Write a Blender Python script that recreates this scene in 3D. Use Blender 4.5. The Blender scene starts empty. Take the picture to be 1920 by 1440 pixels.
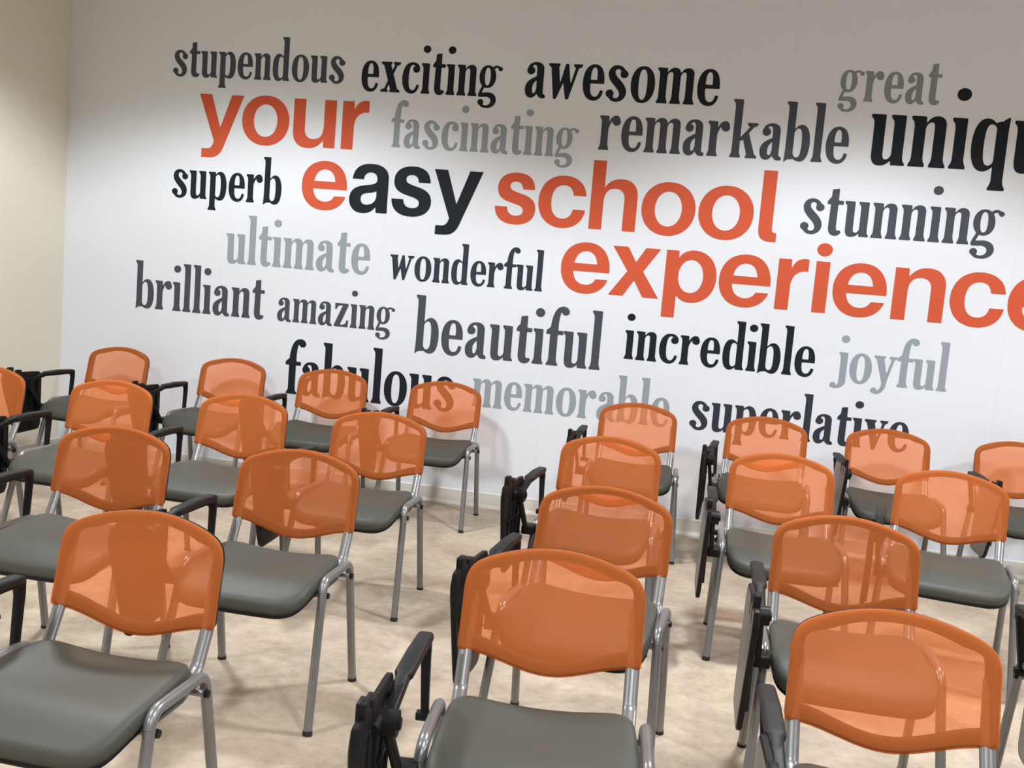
import bpy, bmesh, math, random
from mathutils import Vector, Matrix

# ------------------------------------------------------------------ camera, world, lights, exposure
scene = bpy.context.scene
COL = scene.collection
FOCAL, PITCH, ROLL, YAW, CAM_H, CAM_D = 1863.74, -0.108915, 0.083681, -0.200071, 1.51606, 6.18435
PI = math.pi

cam_data = bpy.data.cameras.new('camera')
cam_data.sensor_width = 36.0
cam_data.lens = FOCAL / 1920.0 * 36.0
cam_data.clip_start = 0.05
cam = bpy.data.objects.new('camera', cam_data)
COL.objects.link(cam)
fwd = Vector((math.sin(YAW) * math.cos(PITCH), math.cos(YAW) * math.cos(PITCH), math.sin(PITCH)))
right = Vector((math.cos(YAW), -math.sin(YAW), 0))
upv = right.cross(fwd)
r_ = right * math.cos(ROLL) + upv * math.sin(ROLL)
u_ = upv * math.cos(ROLL) - right * math.sin(ROLL)
m = Matrix((r_, u_, -fwd)).transposed().to_4x4()
m.translation = Vector((0, -CAM_D, CAM_H))
cam.matrix_world = m
scene.camera = cam

world = bpy.data.worlds.new('world')
scene.world = world
world.use_nodes = True
world.node_tree.nodes['Background'].inputs[0].default_value = (0.9, 0.95, 1.0, 1)
world.node_tree.nodes['Background'].inputs[1].default_value = 0.2

scene.view_settings.view_transform = 'Standard'
scene.view_settings.look = 'None'
scene.view_settings.gamma = 1.0
scene.view_settings.use_curve_mapping = False
scene.view_settings.exposure = 0.44
scene.cycles.max_bounces = 10
scene.cycles.diffuse_bounces = 6
scene.cycles.transparent_max_bounces = 24
scene.cycles.use_denoising = True

CEIL = 3.50
# recessed downlights of the ceiling: x, y, watts
DOWNLIGHTS = [(x, y, w) for (y, w) in ((-2.15, 340), (-4.85, 218), (-7.6, 218)) for x in (-2.85, 0.65, 4.15)]
CONE = 139.0
for i, (x, y, w) in enumerate(DOWNLIGHTS):
    ld = bpy.data.lights.new('downlight_lamp', 'SPOT')
    ld.energy = w
    ld.color = (0.945, 0.985, 1.03)
    ld.spot_size = math.radians(CONE)
    ld.spot_blend = 0.34
    ld.shadow_soft_size = 0.19
    lo = bpy.data.objects.new('downlight_lamp', ld)
    lo.location = (x, y, CEIL - 0.03)
    COL.objects.link(lo)

# ------------------------------------------------------------------ helpers
def tag(o, label=None, cat=None, group=None, kind=None):
    if label: o['label'] = label
    if cat: o['category'] = cat
    if group: o['group'] = group
    if kind: o['kind'] = kind
    return o

def finish(bm, name, mat, parent=None, smooth=True, angle=None):
    bmesh.ops.recalc_face_normals(bm, faces=bm.faces[:])
    me = bpy.data.meshes.new(name)
    bm.to_mesh(me)
    bm.free()
    me.materials.append(mat)
    if smooth:
        for p in me.polygons: p.use_smooth = True
        if angle is not None:
            me.set_sharp_from_angle(angle=math.radians(angle))
    o = bpy.data.objects.new(name, me)
    COL.objects.link(o)
    if parent: o.parent = parent
    return o

def add_box(bm, lo, hi, bevel=0.0, M=None):
    r = bmesh.ops.create_cube(bm, size=1.0)
    vs = r['verts']
    for v in vs:
        v.co = Vector([lo[k] + (v.co[k] + .5) * (hi[k] - lo[k]) for k in range(3)])
    if bevel > 0:
        es = list({e for v in vs for e in v.link_edges})
        rb = bmesh.ops.bevel(bm, geom=es, offset=bevel, segments=2, affect='EDGES', profile=.5)
        vs = list({v for f in rb['faces'] for v in f.verts} | {v for v in vs if v.is_valid})
    if M is not None:
        for v in vs: v.co = M @ v.co
    return vs

def fillet(pts, rads, n=7):
    pts = [Vector(p) for p in pts]
    out = [pts[0]]
    for i in range(1, len(pts) - 1):
        a, b, c = pts[i - 1], pts[i], pts[i + 1]
        r = rads[i - 1]
        if r <= 0:
            out.append(b); continue
        d1, d2 = (a - b).normalized(), (c - b).normalized()
        ang = d1.angle(d2)
        t = min(r / math.tan(ang / 2), (a - b).length * .49, (c - b).length * .49)
        p, q = b + d1 * t, b + d2 * t
        for k in range(n + 1):
            s = k / n
            out.append(p * (1 - s) ** 2 + b * 2 * s * (1 - s) + q * s * s)
    out.append(pts[-1])
    return out

def add_tube(bm, path, ra, rb, ref, seg=14, caps=True, scale=None):
    """sweep an oval: ra along ref-ish direction, rb across"""
    path = [Vector(p) for p in path]
    rings = []
    n = len(path)
    ref = Vector(ref)
    for i, p in enumerate(path):
        t = (path[min(i + 1, n - 1)] - path[max(i - 1, 0)]).normalized()
        b = t.cross(ref)
        if b.length < 1e-4: b = t.cross(Vector((0.3, .2, .9)))
        b.normalize()
        a = b.cross(t).normalized()
        k = scale[i] if scale else 1.0
        rings.append([bm.verts.new(p + a * (ra * k * math.cos(2 * PI * j / seg)) + b * (rb * k * math.sin(2 * PI * j / seg))) for j in range(seg)])
    for i in range(n - 1):
        for j in range(seg):
            bm.faces.new((rings[i][j], rings[i][(j + 1) % seg], rings[i + 1][(j + 1) % seg], rings[i + 1][j]))
    if caps:
        bm.faces.new(rings[0][::-1]); bm.faces.new(rings[-1])
    return rings

def add_rect_tube(bm, path, hw, hh, side, bev=0.3):
    """rounded-rectangle bar: hw along 'side', hh across; hw/hh may be lists"""
    path = [Vector(p) for p in path]
    n = len(path); side = Vector(side); rings = []
    for i, p in enumerate(path):
        t = (path[min(i + 1, n - 1)] - path[max(i - 1, 0)]).normalized()
        a = (side - t * side.dot(t)).normalized()
        b = t.cross(a).normalized()
        w = hw[i] if isinstance(hw, (list, tuple)) else hw
        h = hh[i] if isinstance(hh, (list, tuple)) else hh
        r = min(w, h) * bev * 1.6
        ring = []
        for sx, sy in ((1, 1), (-1, 1), (-1, -1), (1, -1)):
            cx, cy = sx * (w - r), sy * (h - r)
            a0 = math.atan2(sy, sx) - PI / 4
            for k in range(4):
                th = a0 + k * PI / 6
                ring.append(bm.verts.new(p + a * (cx + r * math.cos(th)) + b * (cy + r * math.sin(th))))
        rings.append(ring)
    s = len(rings[0])
    for i in range(n - 1):
        for j in range(s):
            bm.faces.new((rings[i][j], rings[i][(j + 1) % s], rings[i + 1][(j + 1) % s], rings[i + 1][j]))
    bm.faces.new(rings[0][::-1]); bm.faces.new(rings[-1])

def add_cyl(bm, p, q, r, seg=16, r2=None):
    p, q = Vector(p), Vector(q)
    ref = Vector((0, 0, 1)) if abs((q - p).normalized().z) < .9 else Vector((1, 0, 0))
    add_tube(bm, [p, q], r, r, ref, seg, True, [1, (r2 or r) / r])

def bez2(p0, p1, p2, p3, n):
    out = []
    for i in range(1, n + 1):
        t = i / n
        out.append(tuple((1 - t) ** 3 * a + 3 * (1 - t) ** 2 * t * b + 3 * (1 - t) * t * t * c + t ** 3 * d
                         for a, b, c, d in zip(p0, p1, p2, p3)))
    return out

# ------------------------------------------------------------------ materials
def new_mat(name):
    mt = bpy.data.materials.new(name)
    mt.use_nodes = True
    nt = mt.node_tree
    return mt, nt, nt.nodes['Principled BSDF']

def simple(name, col, rough, metal=0.0, spec=0.5, noise=0.0, nscale=300.0, bump=0.0, bscale=500.0):
    mt, nt, b = new_mat(name)
    b.inputs['Base Color'].default_value = (*col, 1)
    b.inputs['Roughness'].default_value = rough
    b.inputs['Metallic'].default_value = metal
    b.inputs['Specular IOR Level'].default_value = spec
    tc = nt.nodes.new('ShaderNodeTexCoord')
    if noise:
        n = nt.nodes.new('ShaderNodeTexNoise'); n.inputs['Scale'].default_value = nscale; n.inputs['Detail'].default_value = 3
        mp = nt.nodes.new('ShaderNodeMapRange'); mp.inputs[3].default_value = 1 - noise; mp.inputs[4].default_value = 1 + noise
        mx = nt.nodes.new('ShaderNodeMix'); mx.data_type = 'RGBA'; mx.blend_type = 'MULTIPLY'; mx.inputs[0].default_value = 1
        nt.links.new(tc.outputs['Object'], n.inputs['Vector'])
        nt.links.new(n.outputs['Fac'], mp.inputs[0])
        mx.inputs[6].default_value = (*col, 1)
        nt.links.new(mp.outputs[0], mx.inputs[7])
        nt.links.new(mx.outputs[2], b.inputs['Base Color'])
    if bump:
        n2 = nt.nodes.new('ShaderNodeTexNoise'); n2.inputs['Scale'].default_value = bscale; n2.inputs['Detail'].default_value = 2
        bp = nt.nodes.new('ShaderNodeBump'); bp.inputs['Strength'].default_value = bump; bp.inputs['Distance'].default_value = .001
        nt.links.new(tc.outputs['Object'], n2.inputs['Vector'])
        nt.links.new(n2.outputs['Fac'], bp.inputs['Height'])
        nt.links.new(bp.outputs[0], b.inputs['Normal'])
    return mt

M_BLACK = simple('black_plastic', (0.006, 0.006, 0.0065), 0.42, spec=.20, bump=.15, bscale=900)
M_PAD = simple('soft_black_plastic', (0.011, 0.011, 0.011), 0.5, spec=.26, bump=.2, bscale=1200)
M_VINYL = simple('grey_vinyl', (0.060, 0.061, 0.050), 0.50, spec=.32, noise=.05, nscale=40, bump=.12, bscale=1500)
M_SILVER = simple('silver_painted_steel', (0.235, 0.235, 0.235), 0.30, metal=.55, noise=.04, nscale=600)
M_TABLET = simple('dark_tablet_laminate', (0.13, 0.125, 0.11), 0.38)
M_RUBBER = simple('black_rubber', (0.01, 0.01, 0.01), 0.7)
M_BEIGE = simple('grey_beige_wall_paint', (0.42, 0.415, 0.40), 0.6, noise=.02, nscale=8)
M_CREAM = simple('cream_wall_paint', (0.80, 0.76, 0.64), 0.6, noise=.02, nscale=8, bump=.1, bscale=220)
M_CEIL = simple('white_ceiling_paint', (0.62, 0.62, 0.62), 0.8, noise=.02, nscale=12)
M_SKIRT = simple('grey_white_skirting', (0.66, 0.64, 0.58), 0.45, noise=.03, nscale=20)
M_TRIMW = simple('white_lamp_trim', (0.8, 0.8, 0.78), 0.4)

# printed white wall covering with faint vertical seams
def wall_mat():
    mt, nt, b = new_mat('white_wall_covering')
    tc = nt.nodes.new('ShaderNodeTexCoord')
    sep = nt.nodes.new('ShaderNodeSeparateXYZ')
    nt.links.new(tc.outputs['Object'], sep.inputs[0])
    prev = None
    for sx in (-3.315, -2.18, -1.06, 0.265, 1.605, 2.94, 4.27):
        d = nt.nodes.new('ShaderNodeMath'); d.operation = 'SUBTRACT'; d.inputs[1].default_value = sx
        nt.links.new(sep.outputs['X'], d.inputs[0])
        a = nt.nodes.new('ShaderNodeMath'); a.operation = 'ABSOLUTE'; nt.links.new(d.outputs[0], a.inputs[0])
        l = nt.nodes.new('ShaderNodeMapRange'); l.inputs[1].default_value = 0.0; l.inputs[2].default_value = 0.005
        l.inputs[3].default_value = 1.0; l.inputs[4].default_value = 0.0
        nt.links.new(a.outputs[0], l.inputs[0])
        if prev is None: prev = l.outputs[0]
        else:
            s = nt.nodes.new('ShaderNodeMath'); s.operation = 'MAXIMUM'
            nt.links.new(prev, s.inputs[0]); nt.links.new(l.outputs[0], s.inputs[1]); prev = s.outputs[0]
    mx = nt.nodes.new('ShaderNodeMix'); mx.data_type = 'RGBA'
    mx.inputs[6].default_value = (0.755, 0.79, 0.845, 1); mx.inputs[7].default_value = (0.715, 0.75, 0.80, 1)
    nt.links.new(prev, mx.inputs[0]); nt.links.new(mx.outputs[2], b.inputs['Base Color'])
    b.inputs['Roughness'].default_value = .5; b.inputs['Specular IOR Level'].default_value = .25
    n2 = nt.nodes.new('ShaderNodeTexNoise'); n2.inputs['Scale'].default_value = 260; n2.inputs['Detail'].default_value = 2
    bp = nt.nodes.new('ShaderNodeBump'); bp.inputs['Strength'].default_value = .12; bp.inputs['Distance'].default_value = .001
    nt.links.new(tc.outputs['Object'], n2.inputs['Vector']); nt.links.new(n2.outputs['Fac'], bp.inputs['Height'])
    nt.links.new(bp.outputs[0], b.inputs['Normal'])
    return mt
M_WALL = wall_mat()

def floor_mat():
    mt, nt, b = new_mat('mottled_beige_floor')
    tc = nt.nodes.new('ShaderNodeTexCoord')
    n1 = nt.nodes.new('ShaderNodeTexNoise'); n1.inputs['Scale'].default_value = 3.2; n1.inputs['Detail'].default_value = 8; n1.inputs['Roughness'].default_value = .62; n1.inputs['Distortion'].default_value = .6
    n2 = nt.nodes.new('ShaderNodeTexNoise'); n2.inputs['Scale'].default_value = 24; n2.inputs['Detail'].default_value = 5; n2.inputs['Roughness'].default_value = .7
    for n in (n1, n2): nt.links.new(tc.outputs['Object'], n.inputs['Vector'])
    r1 = nt.nodes.new('ShaderNodeValToRGB')
    r1.color_ramp.elements[0].position = .30; r1.color_ramp.elements[0].color = (0.365, 0.290, 0.212, 1)
    r1.color_ramp.elements[1].position = .66; r1.color_ramp.elements[1].color = (0.57, 0.47, 0.36, 1)
    nt.links.new(n1.outputs['Fac'], r1.inputs[0])
    r2 = nt.nodes.new('ShaderNodeMapRange'); r2.inputs[1].default_value = .3; r2.inputs[2].default_value = .7; r2.inputs[3].default_value = .80; r2.inputs[4].default_value = 1.10
    nt.links.new(n2.outputs['Fac'], r2.inputs[0])
    mx = nt.nodes.new('ShaderNodeMix'); mx.data_type = 'RGBA'; mx.blend_type = 'MULTIPLY'; mx.inputs[0].default_value = 1
    nt.links.new(r1.outputs[0], mx.inputs[6]); nt.links.new(r2.outputs[0], mx.inputs[7])
    nt.links.new(mx.outputs[2], b.inputs['Base Color'])
    b.inputs['Roughness'].default_value = .48; b.inputs['Specular IOR Level'].default_value = .35
    return mt
M_FLOOR = floor_mat()

def mesh_fabric():
    mt = bpy.data.materials.new('orange_mesh_fabric'); mt.use_nodes = True
    nt = mt.node_tree; nt.nodes.clear()
    out = nt.nodes.new('ShaderNodeOutputMaterial')
    tr = nt.nodes.new('ShaderNodeBsdfTransparent'); tr.inputs[0].default_value = (0.97, 0.61, 0.455, 1)
    df = nt.nodes.new('ShaderNodeBsdfDiffuse'); df.inputs[0].default_value = (0.88, 0.240, 0.067, 1)
    tl = nt.nodes.new('ShaderNodeBsdfTranslucent'); tl.inputs[0].default_value = (0.85, 0.24, 0.06, 1)
    m1 = nt.nodes.new('ShaderNodeMixShader'); m1.inputs[0].default_value = .20
    nt.links.new(df.outputs[0], m1.inputs[1]); nt.links.new(tl.outputs[0], m1.inputs[2])
    m2 = nt.nodes.new('ShaderNodeMixShader')
    tc = nt.nodes.new('ShaderNodeTexCoord')
    wv = nt.nodes.new('ShaderNodeTexWave'); wv.bands_direction = 'Z'; wv.inputs['Scale'].default_value = 150
    nt.links.new(tc.outputs['Object'], wv.inputs['Vector'])
    mp = nt.nodes.new('ShaderNodeMapRange'); mp.inputs[3].default_value = .46; mp.inputs[4].default_value = .54
    nt.links.new(wv.outputs['Fac'], mp.inputs[0]); nt.links.new(mp.outputs[0], m2.inputs[0])
    nt.links.new(tr.outputs[0], m2.inputs[1]); nt.links.new(m1.outputs[0], m2.inputs[2])
    nt.links.new(m2.outputs[0], out.inputs[0])
    return mt
M_MESH = mesh_fabric()

def ink(name, col): return simple(name, col, .55, spec=.10)
INK = {'black': ink('black_print', (0.015, 0.019, 0.025)), 'slate': ink('slate_print', (0.070, 0.076, 0.094)),
       'dark': ink('dark_slate_print', (0.036, 0.042, 0.056)), 'light': ink('light_grey_print', (0.30, 0.345, 0.385)),
       'mid': ink('mid_grey_print', (0.24, 0.27, 0.29)), 'red': ink('orange_red_print', (0.61, 0.105, 0.050))}

def glow():
    mt = bpy.data.materials.new('lamp_glow'); mt.use_nodes = True
    nt = mt.node_tree; nt.nodes.clear()
    out = nt.nodes.new('ShaderNodeOutputMaterial'); e = nt.nodes.new('ShaderNodeEmission')
    e.inputs[0].default_value = (1, .97, .92, 1); e.inputs[1].default_value = 6
    nt.links.new(e.outputs[0], out.inputs[0]); return mt
M_GLOW = glow()

# ------------------------------------------------------------------ room shell
XL, XR, YB, YF = -4.507, 5.6, 0.0, -9.2
T = 0.15
def slab(name, lo, hi, mat):
    bm = bmesh.new(); add_box(bm, lo, hi)
    return tag(finish(bm, name, mat, smooth=False), kind='structure')
slab('floor', (XL - T, YF - T, -T), (XR + T, YB + T, 0), M_FLOOR)
slab('ceiling', (XL - T, YF - T, CEIL), (XR + T, YB + T, CEIL + T), M_CEIL)
slab('wall_back', (XL, YB, 0), (XR, YB + T, CEIL), M_WALL)
slab('wall_left', (XL - T, YF, 0), (XL, YB + T, CEIL), M_CREAM)
slab('wall_right', (XR, YF, 0), (XR + T, YB + T, CEIL), M_BEIGE)
slab('wall_front', (XL, YF - T, 0), (XR, YF, CEIL), M_BEIGE)

def skirting(name, p, q, nrm):
    """profile swept from p to q: flat strip with a coved lip on the floor"""
    prof = [(0, 0), (.022, 0), (.021, .007), (.014, .016), (.009, .026), (.008, .098), (.004, .104), (0, .104)]
    bm = bmesh.new(); p, q, nrm = Vector(p), Vector(q), Vector(nrm)
    rs = []
    for e in (p, q):
        rs.append([bm.verts.new(e + nrm * d + Vector((0, 0, z))) for d, z in prof])
    n = len(prof)
    for j in range(n):
        bm.faces.new((rs[0][j], rs[0][(j + 1) % n], rs[1][(j + 1) % n], rs[1][j]))
    bm.faces.new(rs[0]); bm.faces.new(rs[1][::-1])
    return tag(finish(bm, name, M_SKIRT, smooth=False), kind='structure')
skirting('baseboard_back', (XL, 0, 0), (XR, 0, 0), (0, -1, 0))
skirting('baseboard_left', (XL, YF, 0), (XL, -0.022, 0), (1, 0, 0))

# ------------------------------------------------------------------ lettering on the mural wall
SERIF = {
    'a': (600, [[501,-21,455,-13,419,5,389,33,353,86,343,92,333,86,309,51,288,27,245,-4,219,-14,189,-19,163,-19,131,-12,91,7,57,39,31,79,14,125,1,205,3,281,19,351,45,409,79,455,121,495,181,536,296,603,308,613,314,625,310,817,306,855,291,905,279,921,265,930,243,933,217,928,195,913,181,893,185,880,217,859,238,837,250,815,258,789,259,759,252,729,238,703,217,681,193,666,169,658,137,656,110,661,84,673,62,691,46,713,35,739,30,769,34,799,59,873,81,917,103,946,135,974,171,995,207,1009,259,1018,307,1020,361,1012,403,997,437,977,467,949,490,915,505,875,514,815,514,187,516,143,522,121,533,104,547,94,575,84,583,77,589,59,596,9,591,-5,577,-12,537,-20],[244,119,257,117,269,120,290,141,303,175,312,231,325,259,320,463,317,477,311,482,301,478,287,465,246,411,225,367,212,321,206,271,210,179,222,139,231,127]]),
    'b': (650, [[7,-47,3,-23,20,305,20,1443,9,1529,1,1545,-37,1593,-42,1609,-43,1637,-37,1649,-21,1654,205,1649,219,1643,224,1623,224,939,226,907,231,900,239,903,283,959,321,992,357,1010,397,1019,441,1016,481,1002,517,977,551,939,580,891,602,839,621,773,635,701,645,617,650,529,650,443,641,327,622,213,606,157,590,117,572,81,550,49,523,20,497,1,471,-11,441,-18,411,-20,375,-15,311,6,243,49,231,52,205,39,117,31,99,27,57,-5,19,-45],[313,97,341,99,365,110,385,131,401,162,414,203,423,253,434,399,434,607,427,713,416,793,402,845,384,879,360,901,331,909,315,908,297,901,265,875,249,853,233,821,226,803,224,785,225,209,239,170,263,130,287,107]]),
    'c': (580, [[305,-19,239,-7,179,21,125,67,79,129,45,203,18,299,4,393,0,519,8,623,26,721,55,813,76,857,97,891,147,949,177,973,209,992,273,1014,343,1020,399,1013,447,998,487,976,521,946,546,913,564,871,574,819,575,773,568,747,557,725,539,705,519,689,497,680,473,675,443,675,419,681,391,696,368,719,353,745,345,775,345,807,352,833,367,860,396,891,398,899,395,908,383,918,367,926,347,929,329,928,311,922,297,913,271,882,250,835,234,769,223,689,216,591,219,375,229,283,244,213,265,159,295,121,311,108,329,100,371,97,389,102,407,112,436,145,459,191,486,275,493,286,509,289,557,275,568,267,571,253,560,197,539,137,512,87,481,48,444,17,402,-5,357,-17]]),
    'd': (665, [[221,-19,189,-14,157,-1,131,17,103,45,80,79,60,117,44,157,29,211,9,327,0,461,0,535,6,627,16,707,27,767,53,851,69,889,89,925,109,953,132,977,155,994,179,1007,207,1016,237,1019,263,1018,291,1011,317,999,343,982,395,928,401,926,406,929,410,959,409,1455,399,1529,391,1545,352,1595,348,1615,348,1641,356,1651,373,1654,599,1649,611,1640,614,1619,614,173,625,97,657,49,662,31,662,13,655,4,641,0,425,1,417,5,412,13,409,59,406,67,401,71,391,65,347,22,313,0,267,-16],[315,101,333,102,349,107,378,129,404,169,410,203,409,829,399,855,375,885,349,903,321,909,297,905,276,891,259,868,246,837,235,795,226,741,216,595,216,393,223,289,233,217,246,167,263,133,287,110]]),
    'e': (595, [[305,-19,239,-7,179,21,126,65,82,125,46,199,20,291,5,389,0,509,6,611,23,713,49,803,85,879,131,942,183,984,211,999,243,1010,275,1017,311,1020,349,1017,379,1010,433,987,479,949,501,922,522,889,552,821,576,731,590,631,594,503,590,479,575,471,241,470,225,467,218,461,214,441,217,351,223,283,234,225,246,185,263,151,282,127,305,109,337,98,371,97,397,104,421,121,441,145,458,177,473,217,487,275,495,287,511,289,559,276,571,269,576,259,568,205,547,141,520,91,485,47,448,17,405,-5,357,-17],[232,577,375,576,389,581,395,591,394,741,383,835,373,873,361,899,346,917,327,927,299,926,273,911,253,881,238,839,223,759,216,655,217,591,223,581]]),
    'f': (440, [[39,1,29,4,23,13,26,45,32,61,65,105,80,179,80,857,76,871,65,879,-9,880,-23,885,-30,903,-28,953,-16,985,-5,1003,69,1071,81,1087,98,1249,121,1373,154,1481,173,1525,197,1567,221,1601,248,1629,277,1651,303,1665,331,1676,361,1682,403,1684,433,1680,477,1662,515,1630,546,1579,552,1557,553,1535,545,1499,525,1469,495,1447,459,1437,425,1440,394,1453,370,1475,347,1512,339,1514,331,1503,322,1475,305,1385,295,1285,288,1171,288,1009,293,1001,305,997,417,994,427,986,430,969,430,901,423,885,407,880,301,879,289,873,284,859,284,179,299,108,307,93,336,55,341,35,341,13,335,4,319,0]]),
    'g': (720, [[263,-367,177,-357,147,-347,119,-334,93,-313,59,-277,19,-247,4,-225,-6,-199,-7,-175,-3,-151,7,-129,23,-109,45,-94,69,-85,93,-83,117,-86,138,-95,157,-109,172,-127,182,-149,187,-185,183,-209,170,-241,175,-259,191,-271,217,-279,249,-283,277,-281,305,-275,333,-264,353,-252,372,-235,388,-215,401,-192,409,-167,412,-141,405,-97,386,-57,357,-32,313,-11,255,2,221,-6,35,-14,17,-12,8,-5,5,17,-5,51,0,89,40,199,98,327,102,343,98,355,66,399,41,445,24,489,11,539,2,595,0,665,4,721,13,773,38,849,77,917,99,944,126,969,153,988,183,1003,211,1013,243,1018,305,1017,355,1004,413,971,425,968,435,971,475,1001,505,1014,545,1022,585,1017,611,1008,653,985,697,976,719,961,733,943,740,921,740,899,733,877,721,861,703,847,683,840,661,839,635,848,615,865,603,887,594,925,575,940,553,944,531,939,509,928,488,909,483,899,483,889,512,825,529,765,540,667,538,599,531,545,516,487,496,439,471,394,441,356,405,324,365,301,327,287,285,281,241,282,191,292,178,289,166,271,113,141,117,133,131,130,265,145,309,148,353,145,419,130,479,102,511,79,533,56,553,27,571,-9,583,-47,589,-87,589,-121,584,-155,567,-205,543,-246,513,-282,473,-314,427,-339,379,-356,327,-365],[262,367,283,368,301,377,317,395,332,423,344,461,352,505,362,615,359,747,352,805,342,855,329,893,313,921,293,938,271,944,251,940,235,929,220,911,207,883,195,843,187,801,178,695,181,565,196,461,208,423,223,395,242,375]]),
    'i': (300, [[19,1,9,4,4,11,5,41,11,61,35,105,50,179,50,793,39,879,31,895,-8,945,-13,989,-5,1000,11,1004,239,999,251,990,254,971,254,181,270,105,294,49,297,13,289,3,275,0],[123,1335,97,1340,75,1350,55,1363,37,1381,23,1403,14,1425,11,1447,11,1475,15,1497,24,1519,37,1539,55,1557,75,1570,97,1580,121,1585,145,1585,171,1580,193,1571,215,1557,233,1539,247,1517,256,1495,259,1473,259,1445,255,1423,246,1401,233,1381,215,1363,193,1349,171,1340,147,1335]]),
    'j': (280, [[-49,-239,-129,-232,-163,-218,-181,-202,-195,-181,-202,-159,-204,-135,-196,-101,-173,-70,-139,-50,-103,-46,-73,-53,-45,-71,-24,-101,-13,-139,-7,-144,-1,-144,13,-133,25,-113,36,-87,43,-55,50,23,50,799,39,879,31,895,-8,945,-13,989,-5,1000,11,1004,239,999,251,990,254,969,254,13,248,-41,233,-83,211,-123,179,-160,143,-189,99,-213,51,-230,-5,-239],[123,1335,97,1340,75,1350,55,1363,37,1381,23,1403,14,1425,11,1447,11,1475,15,1497,24,1519,37,1539,55,1557,75,1570,97,1580,121,1585,145,1585,171,1580,193,1571,215,1557,233,1539,247,1517,256,1495,259,1473,259,1445,255,1423,246,1401,233,1381,215,1363,193,1349,171,1340,147,1335]]),
    'k': (740, [[19,1,9,4,4,11,5,41,11,61,36,107,50,185,50,1441,39,1529,31,1545,-7,1593,-12,1609,-13,1637,-7,1649,9,1654,235,1649,249,1643,254,1623,254,635,256,605,265,599,281,612,485,873,485,885,458,901,419,941,413,977,418,995,439,1000,677,1000,695,998,704,993,707,983,706,961,697,935,655,896,615,888,601,878,487,727,480,715,477,703,661,131,670,115,694,95,728,59,735,41,737,15,729,3,713,0,447,0,433,2,426,7,423,19,426,45,432,59,451,83,452,103,344,489,337,505,329,509,299,486,262,487,257,481,254,469,255,177,270,105,294,49,297,23,295,9,287,2,273,0]]),
    'l': (300, [[19,1,9,4,4,11,5,41,11,61,36,107,50,185,50,1441,39,1529,31,1545,-7,1593,-12,1609,-13,1637,-7,1649,9,1654,235,1649,250,1641,254,1621,254,185,269,107,293,51,297,15,291,4,275,0]]),
    'm': (1020, [[19,1,9,4,4,11,5,41,11,61,35,105,50,179,50,793,39,881,30,897,-3,937,-10,951,-13,983,-9,997,1,1003,19,1004,187,1002,243,997,249,993,253,983,255,901,258,889,263,885,271,891,307,943,342,977,383,1001,425,1013,463,1014,491,1010,521,1001,547,986,567,969,584,947,597,921,610,885,617,877,627,883,661,935,691,968,721,990,757,1006,795,1014,847,1011,887,998,921,975,941,951,956,923,967,891,973,855,974,181,990,105,1019,49,1022,21,1019,7,1011,2,997,0,755,0,737,3,729,11,732,51,755,105,770,177,770,797,765,837,755,865,736,883,711,889,679,880,649,853,626,811,614,763,614,181,630,105,654,49,656,11,647,2,629,0,393,0,379,2,371,7,368,21,371,49,396,107,410,179,410,797,405,837,395,865,376,883,351,889,319,880,289,853,266,811,254,763,254,181,270,105,294,49,296,11,289,3,273,0]]),
    'n': (660, [[19,1,9,4,4,11,5,41,11,61,35,105,50,179,50,793,39,879,31,895,-8,945,-13,975,-11,994,-3,1001,15,1004,187,1002,243,997,249,993,253,983,255,901,258,889,263,885,273,894,305,940,327,964,353,985,383,1001,421,1012,461,1014,497,1009,529,997,561,975,585,945,602,909,612,863,614,181,630,105,659,49,662,23,660,9,653,3,639,0,399,0,379,2,369,11,372,51,395,105,410,177,410,797,405,837,395,865,376,883,351,889,319,880,289,853,266,811,254,763,254,181,270,105,294,49,296,11,289,3,273,0]]),
    'o': (660, [[297,-21,263,-15,231,-4,199,12,171,31,117,85,73,153,39,233,15,325,3,423,0,541,11,653,33,747,66,833,109,905,161,961,191,983,221,1000,253,1012,285,1019,355,1022,391,1016,423,1006,456,991,485,972,540,919,585,851,621,769,645,675,657,577,660,459,648,345,626,249,592,163,549,92,495,36,466,15,435,-1,401,-14,369,-20],[321,71,349,73,373,86,392,109,409,147,423,195,434,255,441,331,446,429,446,573,442,665,433,749,423,807,406,863,385,901,361,922,331,929,303,924,281,909,263,881,247,843,234,791,224,729,214,571,217,365,224,277,236,199,253,141,272,103,293,81]]),
    'p': (665, [[19,-379,9,-376,4,-369,5,-339,11,-319,36,-273,50,-197,50,791,39,879,31,895,-8,945,-12,965,-12,991,-4,1001,13,1004,239,999,247,995,252,987,255,935,258,927,263,924,273,930,322,981,365,1007,393,1016,419,1020,449,1017,475,1011,507,996,537,973,562,945,582,915,602,877,623,819,648,715,657,647,664,559,664,423,651,285,640,227,623,165,599,105,567,51,532,15,487,-10,437,-20,389,-15,335,2,271,38,263,39,258,35,254,13,255,-205,270,-275,299,-331,302,-361,297,-375,275,-380],[327,97,357,99,381,111,401,133,418,167,430,209,440,269,450,431,448,633,441,725,429,801,415,849,398,881,375,901,347,909,316,903,288,883,261,847,254,817,255,177,263,153,285,121,305,105]]),
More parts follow.
